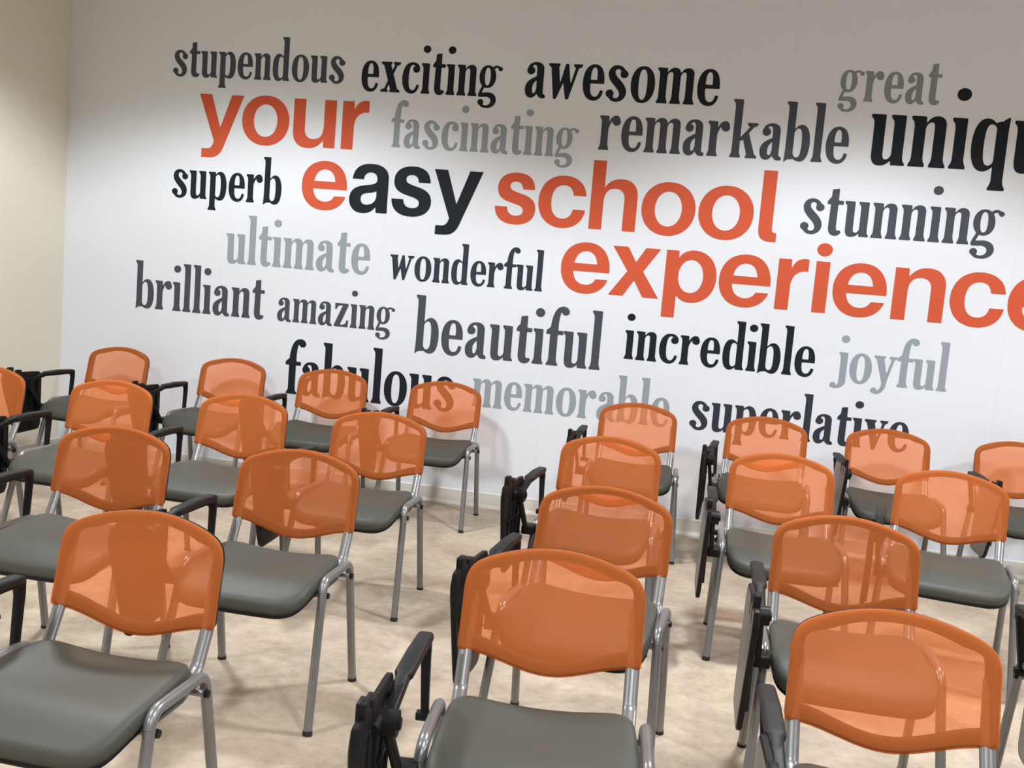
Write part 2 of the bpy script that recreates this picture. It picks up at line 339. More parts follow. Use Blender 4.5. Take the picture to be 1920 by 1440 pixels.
    'q': (665, [[379,-379,369,-376,364,-369,365,-337,371,-319,395,-275,410,-205,408,63,403,70,395,68,349,23,307,-3,267,-16,227,-20,183,-12,145,6,107,41,80,79,55,129,34,191,17,267,7,341,0,445,0,533,6,631,17,713,39,809,70,891,111,955,137,981,163,999,191,1011,221,1018,249,1019,281,1014,305,1005,331,990,355,971,383,942,393,938,417,953,499,972,578,1037,599,1048,613,1051,621,1045,624,1029,614,817,614,-195,628,-269,657,-325,662,-365,655,-376,641,-380],[315,101,333,102,349,107,378,129,404,169,410,203,409,829,399,855,375,885,349,903,321,909,297,905,276,891,259,868,246,837,235,795,226,741,216,595,216,393,223,289,233,217,246,167,263,133,287,110]]),
    'r': (580, [[19,1,9,4,4,11,5,41,11,61,35,105,50,179,50,793,39,879,31,895,-8,945,-13,975,-11,994,-1,1002,17,1004,189,1002,245,996,253,981,255,867,257,849,261,842,271,852,298,905,318,937,342,965,369,988,399,1005,433,1014,467,1015,497,1007,517,994,537,975,553,951,564,925,569,891,582,855,584,835,581,801,567,769,543,742,509,722,475,716,437,720,406,735,382,757,362,791,353,834,349,838,343,838,323,813,294,755,273,693,259,631,254,589,254,181,270,105,294,49,297,23,295,9,287,2,273,0]]),
    's': (590, [[269,-21,229,-15,193,-4,165,9,142,27,75,99,40,125,23,143,6,177,0,213,4,237,12,259,25,280,42,297,63,310,85,318,109,322,133,319,159,311,183,296,201,277,215,253,222,227,223,199,203,135,209,117,225,99,243,88,263,83,285,81,305,85,327,94,345,107,357,123,367,143,373,171,372,201,363,243,348,279,324,317,285,367,176,487,96,593,73,635,59,671,47,717,41,761,43,815,55,865,80,915,114,957,149,986,189,1006,239,1017,295,1018,331,1013,369,1001,403,984,433,963,457,939,501,885,542,859,563,838,582,803,586,765,583,742,574,719,559,697,541,680,519,668,493,660,469,659,445,663,421,673,401,687,385,705,371,729,365,753,364,781,379,841,369,869,353,891,323,909,293,910,255,894,243,882,235,867,227,837,227,807,235,773,249,741,282,697,437,535,491,463,519,417,542,367,554,323,560,279,558,213,545,153,523,104,488,59,443,21,395,-4,333,-19]]),
    't': (430, [[241,-19,187,-7,147,19,115,59,93,117,84,171,80,227,91,861,87,873,79,878,21,880,7,885,1,897,0,931,3,957,21,999,94,1101,100,1289,105,1305,115,1312,133,1317,265,1336,279,1331,284,1317,284,1027,287,1007,293,1000,303,997,407,994,417,986,420,969,420,901,413,885,397,880,301,879,289,873,285,863,284,267,288,201,297,165,311,145,323,138,335,136,371,147,383,146,412,115,421,95,415,75,399,47,380,25,357,7,333,-6,304,-15,273,-19]]),
    'u': (660, [[193,-19,143,-7,122,5,103,21,75,63,57,119,50,189,49,805,39,879,31,895,-8,945,-13,973,-11,993,-3,1001,11,1004,185,1002,239,999,247,995,252,987,254,245,257,189,263,155,275,131,293,116,319,111,347,119,372,141,401,189,410,223,409,805,399,879,391,895,352,945,348,965,348,991,356,1001,373,1004,547,1002,603,997,611,989,614,971,614,169,625,97,657,49,662,29,661,11,653,3,639,0,425,1,417,5,412,13,409,69,406,77,401,80,391,74,345,28,303,1,251,-16]]),
    'v': (670, [[285,-19,271,-11,264,7,70,869,62,885,37,902,1,938,-6,959,-6,989,3,998,21,1000,311,1000,325,998,334,993,337,979,333,947,325,933,299,905,295,885,377,467,383,443,391,434,399,443,407,467,509,871,505,887,464,923,449,941,443,969,445,991,453,998,467,1000,667,998,675,991,677,981,675,955,669,939,629,899,597,883,589,867,364,-3,357,-14,347,-19]]),
    'w': (940, [[197,-19,183,-12,177,7,72,869,65,884,39,901,1,939,-7,971,-4,993,7,999,27,1000,293,1000,307,998,314,993,317,979,314,951,309,938,292,915,289,897,336,509,341,482,347,474,355,483,362,507,468,985,475,995,487,999,539,1000,555,994,561,985,564,969,631,489,636,465,643,459,650,469,659,498,751,873,750,883,745,893,708,929,698,943,693,973,695,991,703,998,719,1000,921,1000,941,996,947,987,947,969,943,947,935,933,895,896,883,891,852,887,839,871,608,9,600,-11,585,-19,541,-20,527,-16,518,-5,445,403,439,425,433,432,425,427,415,405,265,-5,257,-15,247,-19]]),
    'x': (670, [[29,1,16,7,13,21,17,49,29,68,71,106,127,111,137,116,144,125,242,365,248,389,98,871,87,886,51,899,13,935,4,959,5,991,13,998,31,1000,339,1000,361,996,367,981,364,949,357,935,335,911,332,895,373,760,380,745,387,741,395,745,401,757,454,891,450,907,425,933,417,947,413,979,417,994,427,999,443,1000,631,1000,651,996,657,985,656,959,652,943,642,929,603,895,591,891,555,888,540,875,434,615,428,591,572,129,583,114,617,101,657,61,666,39,665,9,657,2,641,0,341,0,321,3,313,15,315,43,321,58,339,81,341,97,301,225,295,237,289,240,283,237,275,224,228,105,232,89,255,63,263,49,267,19,262,5,241,0]]),
    'y': (670, [[137,-307,47,-279,13,-257,-3,-235,-12,-211,-14,-181,-8,-157,9,-128,33,-108,61,-98,95,-97,119,-104,143,-120,164,-147,178,-187,185,-190,195,-185,213,-166,233,-137,274,-55,288,81,75,869,65,885,39,901,2,937,-5,957,-6,989,3,998,21,1000,311,1000,325,998,334,993,337,979,333,947,325,933,299,905,296,885,387,463,393,441,401,434,409,444,417,472,511,871,506,887,465,922,449,941,443,969,445,991,453,998,467,1000,667,998,675,991,677,981,675,955,669,939,629,899,601,885,592,867,428,131,425,111,428,67,406,-39,388,-97,367,-141,337,-191,309,-229,279,-259,247,-281,211,-297,171,-307]]),
    'z': (620, [[37,1,25,7,21,17,20,69,23,89,342,895,339,904,329,909,247,909,227,903,163,871,147,862,138,851,107,761,99,747,83,740,43,742,34,749,30,765,30,971,33,990,41,997,59,1000,547,1000,570,997,577,990,580,977,580,929,575,907,271,105,275,94,291,90,369,91,395,100,472,149,488,163,496,181,524,279,532,293,549,300,595,299,606,291,608,275,592,27,588,11,579,2,563,0]]),
}
SANS = {
    'a': (800, [[253,-23,191,-11,155,2,119,21,93,40,71,62,36,113,13,171,4,209,0,249,0,291,4,329,21,389,49,439,86,479,119,503,163,526,223,548,259,557,459,593,521,616,548,639,560,663,564,683,561,741,545,785,533,802,517,816,495,828,473,835,445,840,415,840,385,835,359,826,335,811,323,800,307,777,297,755,283,691,55,690,50,697,54,737,73,813,97,865,113,891,155,938,207,974,275,1003,313,1014,367,1022,475,1024,557,1013,625,993,689,959,736,917,761,881,775,853,794,791,800,735,799,3,791,0,573,1,568,17,562,105,557,113,495,46,459,21,423,2,381,-13,341,-22],[342,161,395,162,454,179,495,204,530,241,549,277,562,319,564,341,562,455,493,428,449,418,363,406,317,393,281,375,258,353,247,331,240,299,242,253,252,221,264,199,287,179,315,166]]),
    'c': (935, [[443,-23,381,-16,331,-3,245,33,197,63,165,88,107,151,77,195,53,241,20,331,8,387,2,437,2,555,8,607,20,663,51,751,74,797,101,839,129,874,168,913,199,937,246,967,289,987,335,1003,385,1016,429,1022,533,1024,617,1011,687,989,729,970,761,951,809,914,849,871,891,805,919,731,930,685,934,645,925,640,689,640,684,645,670,709,648,755,613,796,587,813,535,832,469,834,415,823,377,805,336,773,301,724,277,665,260,587,256,539,258,421,273,345,289,299,303,271,335,227,363,203,389,187,415,176,461,166,517,166,549,173,585,187,615,206,639,230,655,253,671,285,689,353,693,359,925,360,933,357,934,351,917,269,885,191,842,125,789,73,729,33,693,15,649,-1,579,-18,529,-24]]),
    'e': (960, [[445,-23,383,-16,331,-3,285,13,243,33,203,57,167,84,103,153,73,199,53,237,36,279,20,331,8,387,2,439,2,559,8,611,21,669,53,757,79,807,105,845,137,884,168,913,205,941,249,968,333,1003,429,1022,527,1024,599,1014,645,1002,695,982,731,963,781,928,816,895,849,855,871,823,897,775,931,685,948,613,956,559,960,499,960,437,957,431,951,430,253,429,250,423,252,401,265,339,283,291,307,251,327,226,367,195,403,177,439,166,481,160,519,160,555,165,599,179,633,199,652,215,671,239,703,289,929,290,937,287,916,229,891,183,867,147,821,94,757,45,709,19,675,5,611,-13,533,-24],[263,591,699,590,707,591,709,595,699,651,683,703,661,749,639,780,599,815,557,835,515,844,469,844,423,835,389,821,349,793,328,771,301,729,279,677,264,619,261,595]]),
    'h': (900, [[5,0,1,3,0,11,0,1365,9,1370,245,1370,250,1361,251,849,257,851,298,907,331,940,381,977,409,992,453,1009,499,1020,537,1024,605,1024,643,1020,685,1010,741,988,791,955,818,929,851,883,865,855,888,787,900,693,900,5,897,1,889,0,659,0,651,3,650,639,642,695,632,725,613,761,577,797,553,811,525,822,479,830,447,830,411,825,377,815,349,801,321,780,290,739,271,699,263,673,250,587,249,3,241,0]]),
    'i': (250, [[5,0,1,3,0,11,0,995,9,1000,245,1000,249,997,250,989,250,5,241,0],[109,1103,87,1107,61,1116,39,1129,16,1149,1,1171,-9,1193,-14,1213,-14,1249,-5,1277,7,1298,24,1319,45,1335,69,1347,97,1356,119,1358,153,1356,181,1347,203,1336,235,1309,250,1287,260,1265,264,1247,264,1211,249,1171,233,1148,211,1129,183,1114,161,1106,137,1102]]),
    'l': (340, [[211,1,165,6,129,16,93,33,68,51,45,77,25,113,15,141,4,189,0,235,0,1359,1,1367,5,1370,241,1370,250,1365,250,247,257,213,271,190,295,179,335,176,339,173,340,9,339,3,333,0]]),
    'n': (900, [[5,0,1,3,0,11,1,997,11,1000,237,999,242,979,248,861,253,848,300,909,357,961,393,984,424,999,489,1018,537,1024,605,1024,645,1019,681,1011,723,996,767,973,793,954,831,913,865,855,885,797,896,741,900,691,899,3,889,0,659,0,651,3,650,639,642,695,632,725,613,761,577,797,553,811,525,822,479,830,449,830,411,825,377,815,349,801,321,780,290,739,271,699,263,673,250,587,249,3,241,0]]),
    'o': (1020, [[459,-25,401,-18,357,-7,309,9,265,29,212,61,171,92,107,161,83,195,55,245,30,305,16,353,6,403,0,465,0,533,4,579,21,665,37,713,59,763,84,807,116,851,185,919,231,952,265,971,309,991,357,1007,401,1018,463,1026,577,1024,629,1016,681,1002,723,986,775,960,850,907,893,864,919,831,966,753,990,695,1005,641,1014,597,1020,533,1020,467,1016,421,999,335,983,287,961,237,936,193,904,149,837,82,789,48,755,29,711,9,663,-7,619,-18,557,-26],[478,159,537,158,587,171,623,188,668,223,701,265,729,315,755,397,764,457,764,543,756,601,737,665,709,723,669,776,639,801,593,827,537,842,481,842,429,828,393,809,352,777,319,735,291,685,265,603,256,543,256,457,264,399,283,335,311,277,351,224,381,199,427,173]]),
    'p': (980, [[5,-350,1,-347,0,-339,1,997,11,1000,237,999,240,993,244,873,247,867,285,918,333,963,391,997,445,1016,497,1024,563,1024,599,1020,675,1001,745,970,815,920,853,882,883,843,908,803,928,763,962,663,978,561,980,485,978,439,972,389,955,317,943,279,908,203,879,157,853,124,810,81,777,55,737,30,693,9,655,-5,589,-20,553,-24,483,-24,441,-18,395,-5,353,14,315,39,281,70,253,102,250,93,249,-347,241,-350],[474,169,527,170,577,186,619,212,652,245,680,287,704,339,722,405,730,469,728,555,717,617,695,683,673,725,649,758,620,787,599,802,559,821,511,832,463,830,413,814,371,788,338,755,310,713,286,661,268,595,260,531,262,445,272,385,287,337,311,285,339,244,381,205,425,181]]),
    'r': (550, [[5,0,1,3,0,11,1,997,11,1000,233,999,236,993,242,861,247,832,279,899,299,931,331,968,365,993,411,1013,451,1022,513,1022,547,1015,550,1007,549,783,543,780,463,776,429,768,401,757,359,733,320,697,303,673,284,637,267,589,254,527,250,479,249,3,241,0]]),
    's': (815, [[363,-23,285,-13,211,8,159,33,108,69,67,115,33,175,10,245,2,297,1,327,11,330,243,329,259,261,273,231,290,207,313,187,335,174,367,162,403,156,475,159,515,172,536,185,559,213,567,235,570,271,562,301,541,332,499,359,447,379,241,439,183,464,121,504,101,522,77,553,51,605,36,677,36,743,49,811,77,873,107,914,135,942,165,963,219,991,293,1014,369,1024,477,1022,531,1013,599,992,653,963,696,927,721,895,751,839,772,769,779,699,771,696,543,697,525,763,511,791,497,809,463,833,423,844,377,844,347,838,325,829,303,813,293,799,282,773,280,739,287,713,307,684,341,663,413,636,603,579,667,550,725,512,767,467,781,445,799,405,814,333,814,267,799,193,772,135,732,83,679,41,615,9,547,-12,461,-24]]),
    'u': (900, [[289,-23,227,-13,189,-1,157,13,107,46,70,85,49,117,33,149,15,203,4,257,0,307,1,997,11,1000,241,1000,249,997,250,361,258,305,268,275,287,239,323,203,347,189,375,178,421,170,451,170,489,175,523,185,551,199,579,220,610,261,629,301,637,327,650,413,651,997,661,1000,897,999,900,989,899,3,889,0,663,1,658,21,652,139,647,152,602,93,567,58,537,35,493,9,447,-9,401,-20,365,-24]]),
    'x': (970, [[7,0,4,3,6,9,338,509,39,971,25,993,25,999,319,999,489,705,496,711,661,999,945,999,939,983,642,519,961,29,975,7,975,1,671,1,491,319,485,325,475,313,289,1]]),
    'y': (980, [[95,-350,90,-341,91,-163,99,-160,217,-160,245,-155,277,-141,302,-121,321,-95,343,-49,359,1,3,997,11,1000,259,1000,270,997,475,331,485,308,505,361,715,997,725,1000,975,999,977,995,973,981,571,-117,547,-173,519,-223,488,-263,449,-297,413,-319,365,-337,285,-350]]),
}
FONTS = {'serif': SERIF, 'sans': SANS}
SANS_GAP = {'ri': 13, 'ex': 1, 'xp': 9, 'yo': -2, 'so': 6, 'sc': 5, 'sy': 3, 'as': 8, 'ol': 11, 'ho': 9, 'oo': 6, 'ou': 9, 'ur': 13,
            'ie': 9, 'en': 11, 'nc': 9, 'ce': 5, 'pe': 5, 'ea': 6, 'er': 11, 'ch': 9}
def gap(font, a, b):
    if font == 'sans': return SANS_GAP.get(a + b, 9)
    g = 6
    if a in 'oebpscad' and b in 'oecdqag': g = 8
    if a == 'r': g = 5
    if a == 'f': g = 1
    if a == 't': g = 4
    if b in 'vwy' or a in 'vwy': g = 4
    if a == 'q': g = 5
    return g

def lettering(name, text, font, x0, z0, sx, sz, mat, lo=0, hi=None, parent=None):
    """letters lo..hi of a word as one flat printed sheet on the wall"""
    cu = bpy.data.curves.new(name, 'CURVE')
    cu.dimensions = '2D'; cu.fill_mode = 'BOTH'; cu.extrude = 0.0004
    x = 0.0
    for i, ch in enumerate(text):
        adv, cs = FONTS[font][ch]
        if i >= lo and (hi is None or i < hi):
            for c in cs:
                n = len(c) // 2
                sp = cu.splines.new('POLY'); sp.points.add(n - 1); sp.use_cyclic_u = True
                for k in range(n):
                    sp.points[k].co = ((c[2 * k] / 10 + x) * sx / 100, c[2 * k + 1] / 10 * sz / 100, 0, 1)
        x += adv / 10
        if i < len(text) - 1: x += gap(font, ch, text[i + 1])
    tmp = bpy.data.objects.new('tmp', cu)
    me = bpy.data.meshes.new_from_object(tmp)
    bpy.data.objects.remove(tmp); bpy.data.curves.remove(cu)
    me.name = name
    me.materials.clear(); me.materials.append(mat)
    o = bpy.data.objects.new(name, me)
    COL.objects.link(o)
    if parent: o.parent = parent
    else:
        o.location = (x0, -0.0012, z0); o.rotation_euler = (PI / 2, 0, 0)
    return o

WORDS = [
 ('stupendous', 'serif', -3.7328, 2.6458, 0.1804, 0.1677, 'slate', 'slate grey serif word "stupendous" at the top left of the mural'),
 ('exciting', 'serif', -2.4025, 2.6066, 0.1978, 0.1880, 'black', 'black serif word "exciting" in the top line of the mural'),
 ('awesome', 'serif', -1.3297, 2.6172, 0.2217, 0.2092, 'black', 'black serif word "awesome" in the top line of the mural'),
 ('great', 'serif', 0.5386, 2.6812, 0.1745, 0.1723, 'mid', 'mid grey serif word "great" above the word "unique"'),
 ('your', 'sans', -3.5281, 2.2331, 0.3269, 0.3052, 'red', 'orange-red bold word "your" at the upper left of the mural'),
 ('fascinating', 'serif', -2.1753, 2.2645, 0.1875, 0.1763, 'light', 'light grey serif word "fascinating" between "your" and "remarkable"'),
 ('remarkable', 'serif', -0.8418, 2.3224, 0.2164, 0.2060, 'slate', 'slate grey serif word "remarkable" under the word "awesome"'),
 ('unique', 'serif', 0.7390, 2.3280, 0.3070, 0.2859, 'black', 'large black serif word "unique" running off the right side'),
 ('superb', 'serif', -3.7012, 1.8493, 0.1958, 0.1833, 'black', 'black serif word "superb" to the left of "easy"'),
 ('easy', 'sans', -2.7667, 1.8401, 0.3269, 0.3030, 'black', 'bold word "easy" with orange-red first letter and black rest'),
 ('school', 'sans', -1.4595, 1.8390, 0.3191, 0.3060, 'red', 'orange-red bold word "school" in the middle of the mural'),
 ('stunning', 'serif', 0.4031, 1.9065, 0.2186, 0.2021, 'slate', 'slate grey serif word "stunning" to the right of "school"'),
 ('ultimate', 'serif', -3.2818, 1.4381, 0.2162, 0.1961, 'light', 'light grey serif word "ultimate" under the word "superb"'),
 ('wonderful', 'serif', -2.1245, 1.4274, 0.1710, 0.1564, 'dark', 'dark slate serif word "wonderful" to the left of "experience"'),
 ('experience', 'sans', -1.0050, 1.4452, 0.3175, 0.3025, 'red', 'long orange-red bold word "experience" under "school"'),
 ('brilliant', 'serif', -3.9376, 1.0820, 0.2078, 0.1952, 'slate', 'slate grey serif word "brilliant" at the far left of the mural'),
 ('amazing', 'serif', -2.8887, 1.0841, 0.1676, 0.1543, 'slate', 'slate grey serif word "amazing" between "brilliant" and "beautiful"'),
 ('beautiful', 'serif', -1.9175, 0.9706, 0.2386, 0.2230, 'slate', 'slate grey serif word "beautiful" under the word "wonderful"'),
 ('incredible', 'serif', -0.5629, 1.0580, 0.1976, 0.1782, 'black', 'black serif word "incredible" under the word "experience"'),
 ('joyful', 'serif', 0.7144, 1.0499, 0.1908, 0.1737, 'light', 'light grey serif word "joyful" to the right of "incredible"'),
 ('fabulous', 'serif', -2.8003, 0.6036, 0.2390, 0.2208, 'black', 'large black serif word "fabulous" half hidden behind chair backs'),
 ('memorable', 'serif', -1.5080, 0.6595, 0.1942, 0.1772, 'light', 'light grey serif word "memorable" in the lowest line, left of "superlative"'),
 ('superlative', 'serif', -0.1213, 0.6673, 0.1957, 0.1744, 'dark', 'dark slate serif word "superlative" in the lowest line of the mural'),
]
for (t, f, x0, z0, sx, sz, colr, lab) in WORDS:
    if t == 'easy':
        o = lettering('wall_word', t, f, x0, z0, sx, sz, INK['black'], 1, None)
        e = lettering('letter', t, f, x0, z0, sx, sz, INK['red'], 0, 1, parent=o)
        e['label'] = 'orange-red letter e'
    else:
        o = lettering('wall_word', t, f, x0, z0, sx, sz, INK[colr])
    tag(o, lab, 'wall lettering', 'words of the mural')

# ------------------------------------------------------------------ tablet-arm chair
def smooth01(a, b, v):
    t = max(0, min(1, (v - a) / (b - a))); return t * t * (3 - 2 * t)

def mirror_outline(half):
    """half: points from bottom centre round the +x side to top centre"""
    return half + [(-x, z) for x, z in reversed(half[1:-1])]

def back_outline(inset=0.0, bot=0.0, top=0.0):
    i = inset
    zc = .5016 + bot; cw = .2345 - i; cz = .5565 + bot
    half = [(0, zc)]
    half += bez2((0, zc), (.075, zc), (.14, cz - .012), (cw - .010, cz - .001), 10)
    half += bez2((cw - .010, cz - .001), (cw - .003, cz), (cw, cz + .003), (cw, cz + .012), 4)
    half += bez2((cw, cz + .012), (cw - .001, .60), (cw - .002, .66), (cw - .0025, .712 - top * .3), 6)
    if i < .01:
        half += bez2((cw - .0025, .712 - top * .3), (cw - .004, .757 - top * .6), (cw - .020, .773 - top * .9), (.172 - i * .8, .7880 - top), 9)
    else:
        half += bez2((cw - .0025, .712 - top * .3), (cw - .003, .751), (cw - .007, .752), (.172 - i * .8, .7880 - top), 9)
    half += bez2((.172 - i * .8, .7880 - top), (.115 - i * .5, .8075 - top), (.055, .8172 - top), (0, .8172 - top), 9)
    return mirror_outline(half)

def back_y(x, z, off=0.0):
    y = .2046 + (z - .5565) * .208
    y += .030 * (1 - min(1, (x / .234) ** 2)) - .0
    return y + off

def back_frame_bm():
    bm = bmesh.new()
    outer = back_outline(.0015, .0015, .0015)
    inner = back_outline(.030, .030, .027)
    n = len(outer)
    F0, F1 = .0035, .026
    L = []
    for pts, off in ((outer, F0 + .003), (outer, F1 - .004), (None, F1), (inner, F1 - .003), (inner, F0 + .001), ('mid', F0)):
        if pts is None: pp = [((a[0] * .8 + b[0] * .2), (a[1] * .8 + b[1] * .2)) for a, b in zip(outer, inner)]
        elif pts == 'mid': pp = [((a[0] * .75 + b[0] * .25), (a[1] * .75 + b[1] * .25)) for a, b in zip(outer, inner)]
        else: pp = pts
        L.append([bm.verts.new((x, back_y(x, z, off), z)) for x, z in pp])
    k = len(L)
    for a in range(k):
        A, B = L[a], L[(a + 1) % k]
        for j in range(n):
            bm.faces.new((A[j], A[(j + 1) % n], B[(j + 1) % n], B[j]))
    return bm

def mesh_panel_bm():
    bm = bmesh.new()
    out = back_outline()
    c = (0, .655); n = len(out); rings = []
    for t in (1.0, .93, .8, .6, .4, .2):
        rings.append([bm.verts.new((c[0] + (x - c[0]) * t, back_y(c[0] + (x - c[0]) * t, c[1] + (z - c[1]) * t, 0.0 if t < .99 else .002), c[1] + (z - c[1]) * t)) for x, z in out])
    lip = [bm.verts.new((x, back_y(x, z, .011), z)) for x, z in out]
    rings = [lip] + rings
    for a in range(len(rings) - 1):
        A, B = rings[a], rings[a + 1]
        for j in range(n):
            bm.faces.new((A[j], A[(j + 1) % n], B[(j + 1) % n], B[j]))
    v = bm.verts.new((0, back_y(0, c[1]), c[1]))
    for j in range(n):
        bm.faces.new((rings[-1][j], rings[-1][(j + 1) % n], v))
    return bm

SEAT_YF, SEAT_YR = -.250, .168
def seat_outline():
    """plan: rounded trapezoid, from rear centre round +x to front centre"""
    half = [(0, SEAT_YR)]
    half += bez2((0, SEAT_YR), (.08, SEAT_YR), (.13, SEAT_YR + .002), (.165, SEAT_YR - .002), 6)
    half += bez2((.165, SEAT_YR - .002), (.205, SEAT_YR - .006), (.222, SEAT_YR - .03), (.226, SEAT_YR - .075), 7)
    half += bez2((.226, SEAT_YR - .075), (.230, .03), (.234, -.05), (.234, -.13), 8)
    half += bez2((.234, -.13), (.234, -.20), (.215, -.235), (.155, -.247), 9)
    half += bez2((.155, -.247), (.10, SEAT_YF), (.05, SEAT_YF), (0, SEAT_YF), 6)
    return half + [(-x, y) for x, y in reversed(half[1:-1])]

def seat_z(x, y):
    z = .472
    z -= .046 * smooth01(-.10, -.275, y) ** 1.3                      # waterfall front
    z += .016 * (abs(x) / .22) ** 2 * smooth01(-.14, .10, y)          # raised sides
    z += .008 * smooth01(.06, .185, y)
    z -= .006 * (1 - min(1, (x / .2) ** 2)) * smooth01(-.16, .02, y)
    return z

def seat_bm():
    bm = bmesh.new(); out = seat_outline(); n = len(out); c = (0, -.03); rings = []
    prof = [(.955, -.046), (.985, -.042), (1.0, -.030), (1.0, -.020), (.985, -.009), (.955, -.003), (.90, -.0005), (.78, 0), (.6, 0), (.4, 0), (.2, 0)]
    for t, dz in prof:
        ring = []
        for x, y in out:
            px, py = c[0] + (x - c[0]) * t, c[1] + (y - c[1]) * t
            ring.append(bm.verts.new((px, py, seat_z(px, py) + dz)))
        rings.append(ring)
    for a in range(len(rings) - 1):
        for j in range(n):
            bm.faces.new((rings[a][j], rings[a][(j + 1) % n], rings[a + 1][(j + 1) % n], rings[a + 1][j]))
    v = bm.verts.new((*c, seat_z(*c)))
    for j in range(n): bm.faces.new((rings[-1][j], rings[-1][(j + 1) % n], v))
    bm.faces.new(rings[0][::-1])
    return bm

def seat_shell_bm():
    bm = bmesh.new(); out = seat_outline(); n = len(out); c = (0, -.03); rings = []
    for t, dz in ((.2, -.056), (.6, -.056), (.86, -.056), (.965, -.058), (.985, -.052), (.985, -.044), (.94, -.040), (.2, -.044)):
        rings.append([bm.verts.new((c[0] + (x - c[0]) * t, c[1] + (y - c[1]) * t, seat_z(c[0] + (x - c[0]) * t, c[1] + (y - c[1]) * t) + dz)) for x, y in out])
    k = len(rings)
    for a in range(k - 1):
        for j in range(n):
            bm.faces.new((rings[a][j], rings[a][(j + 1) % n], rings[a + 1][(j + 1) % n], rings[a + 1][j]))
    bm.faces.new(rings[0][::-1]); bm.faces.new(rings[-1])
    return bm

RA, RB = .0142, .0145          # oval tube half axes
def side_path(s):
    pts = [(s * .277, -.215, 0), (s * .2505, -.088, .468), (s * .2505, .148, .468), (s * .258, .240, 0)]
    return fillet(pts, [.050, .050], 9)

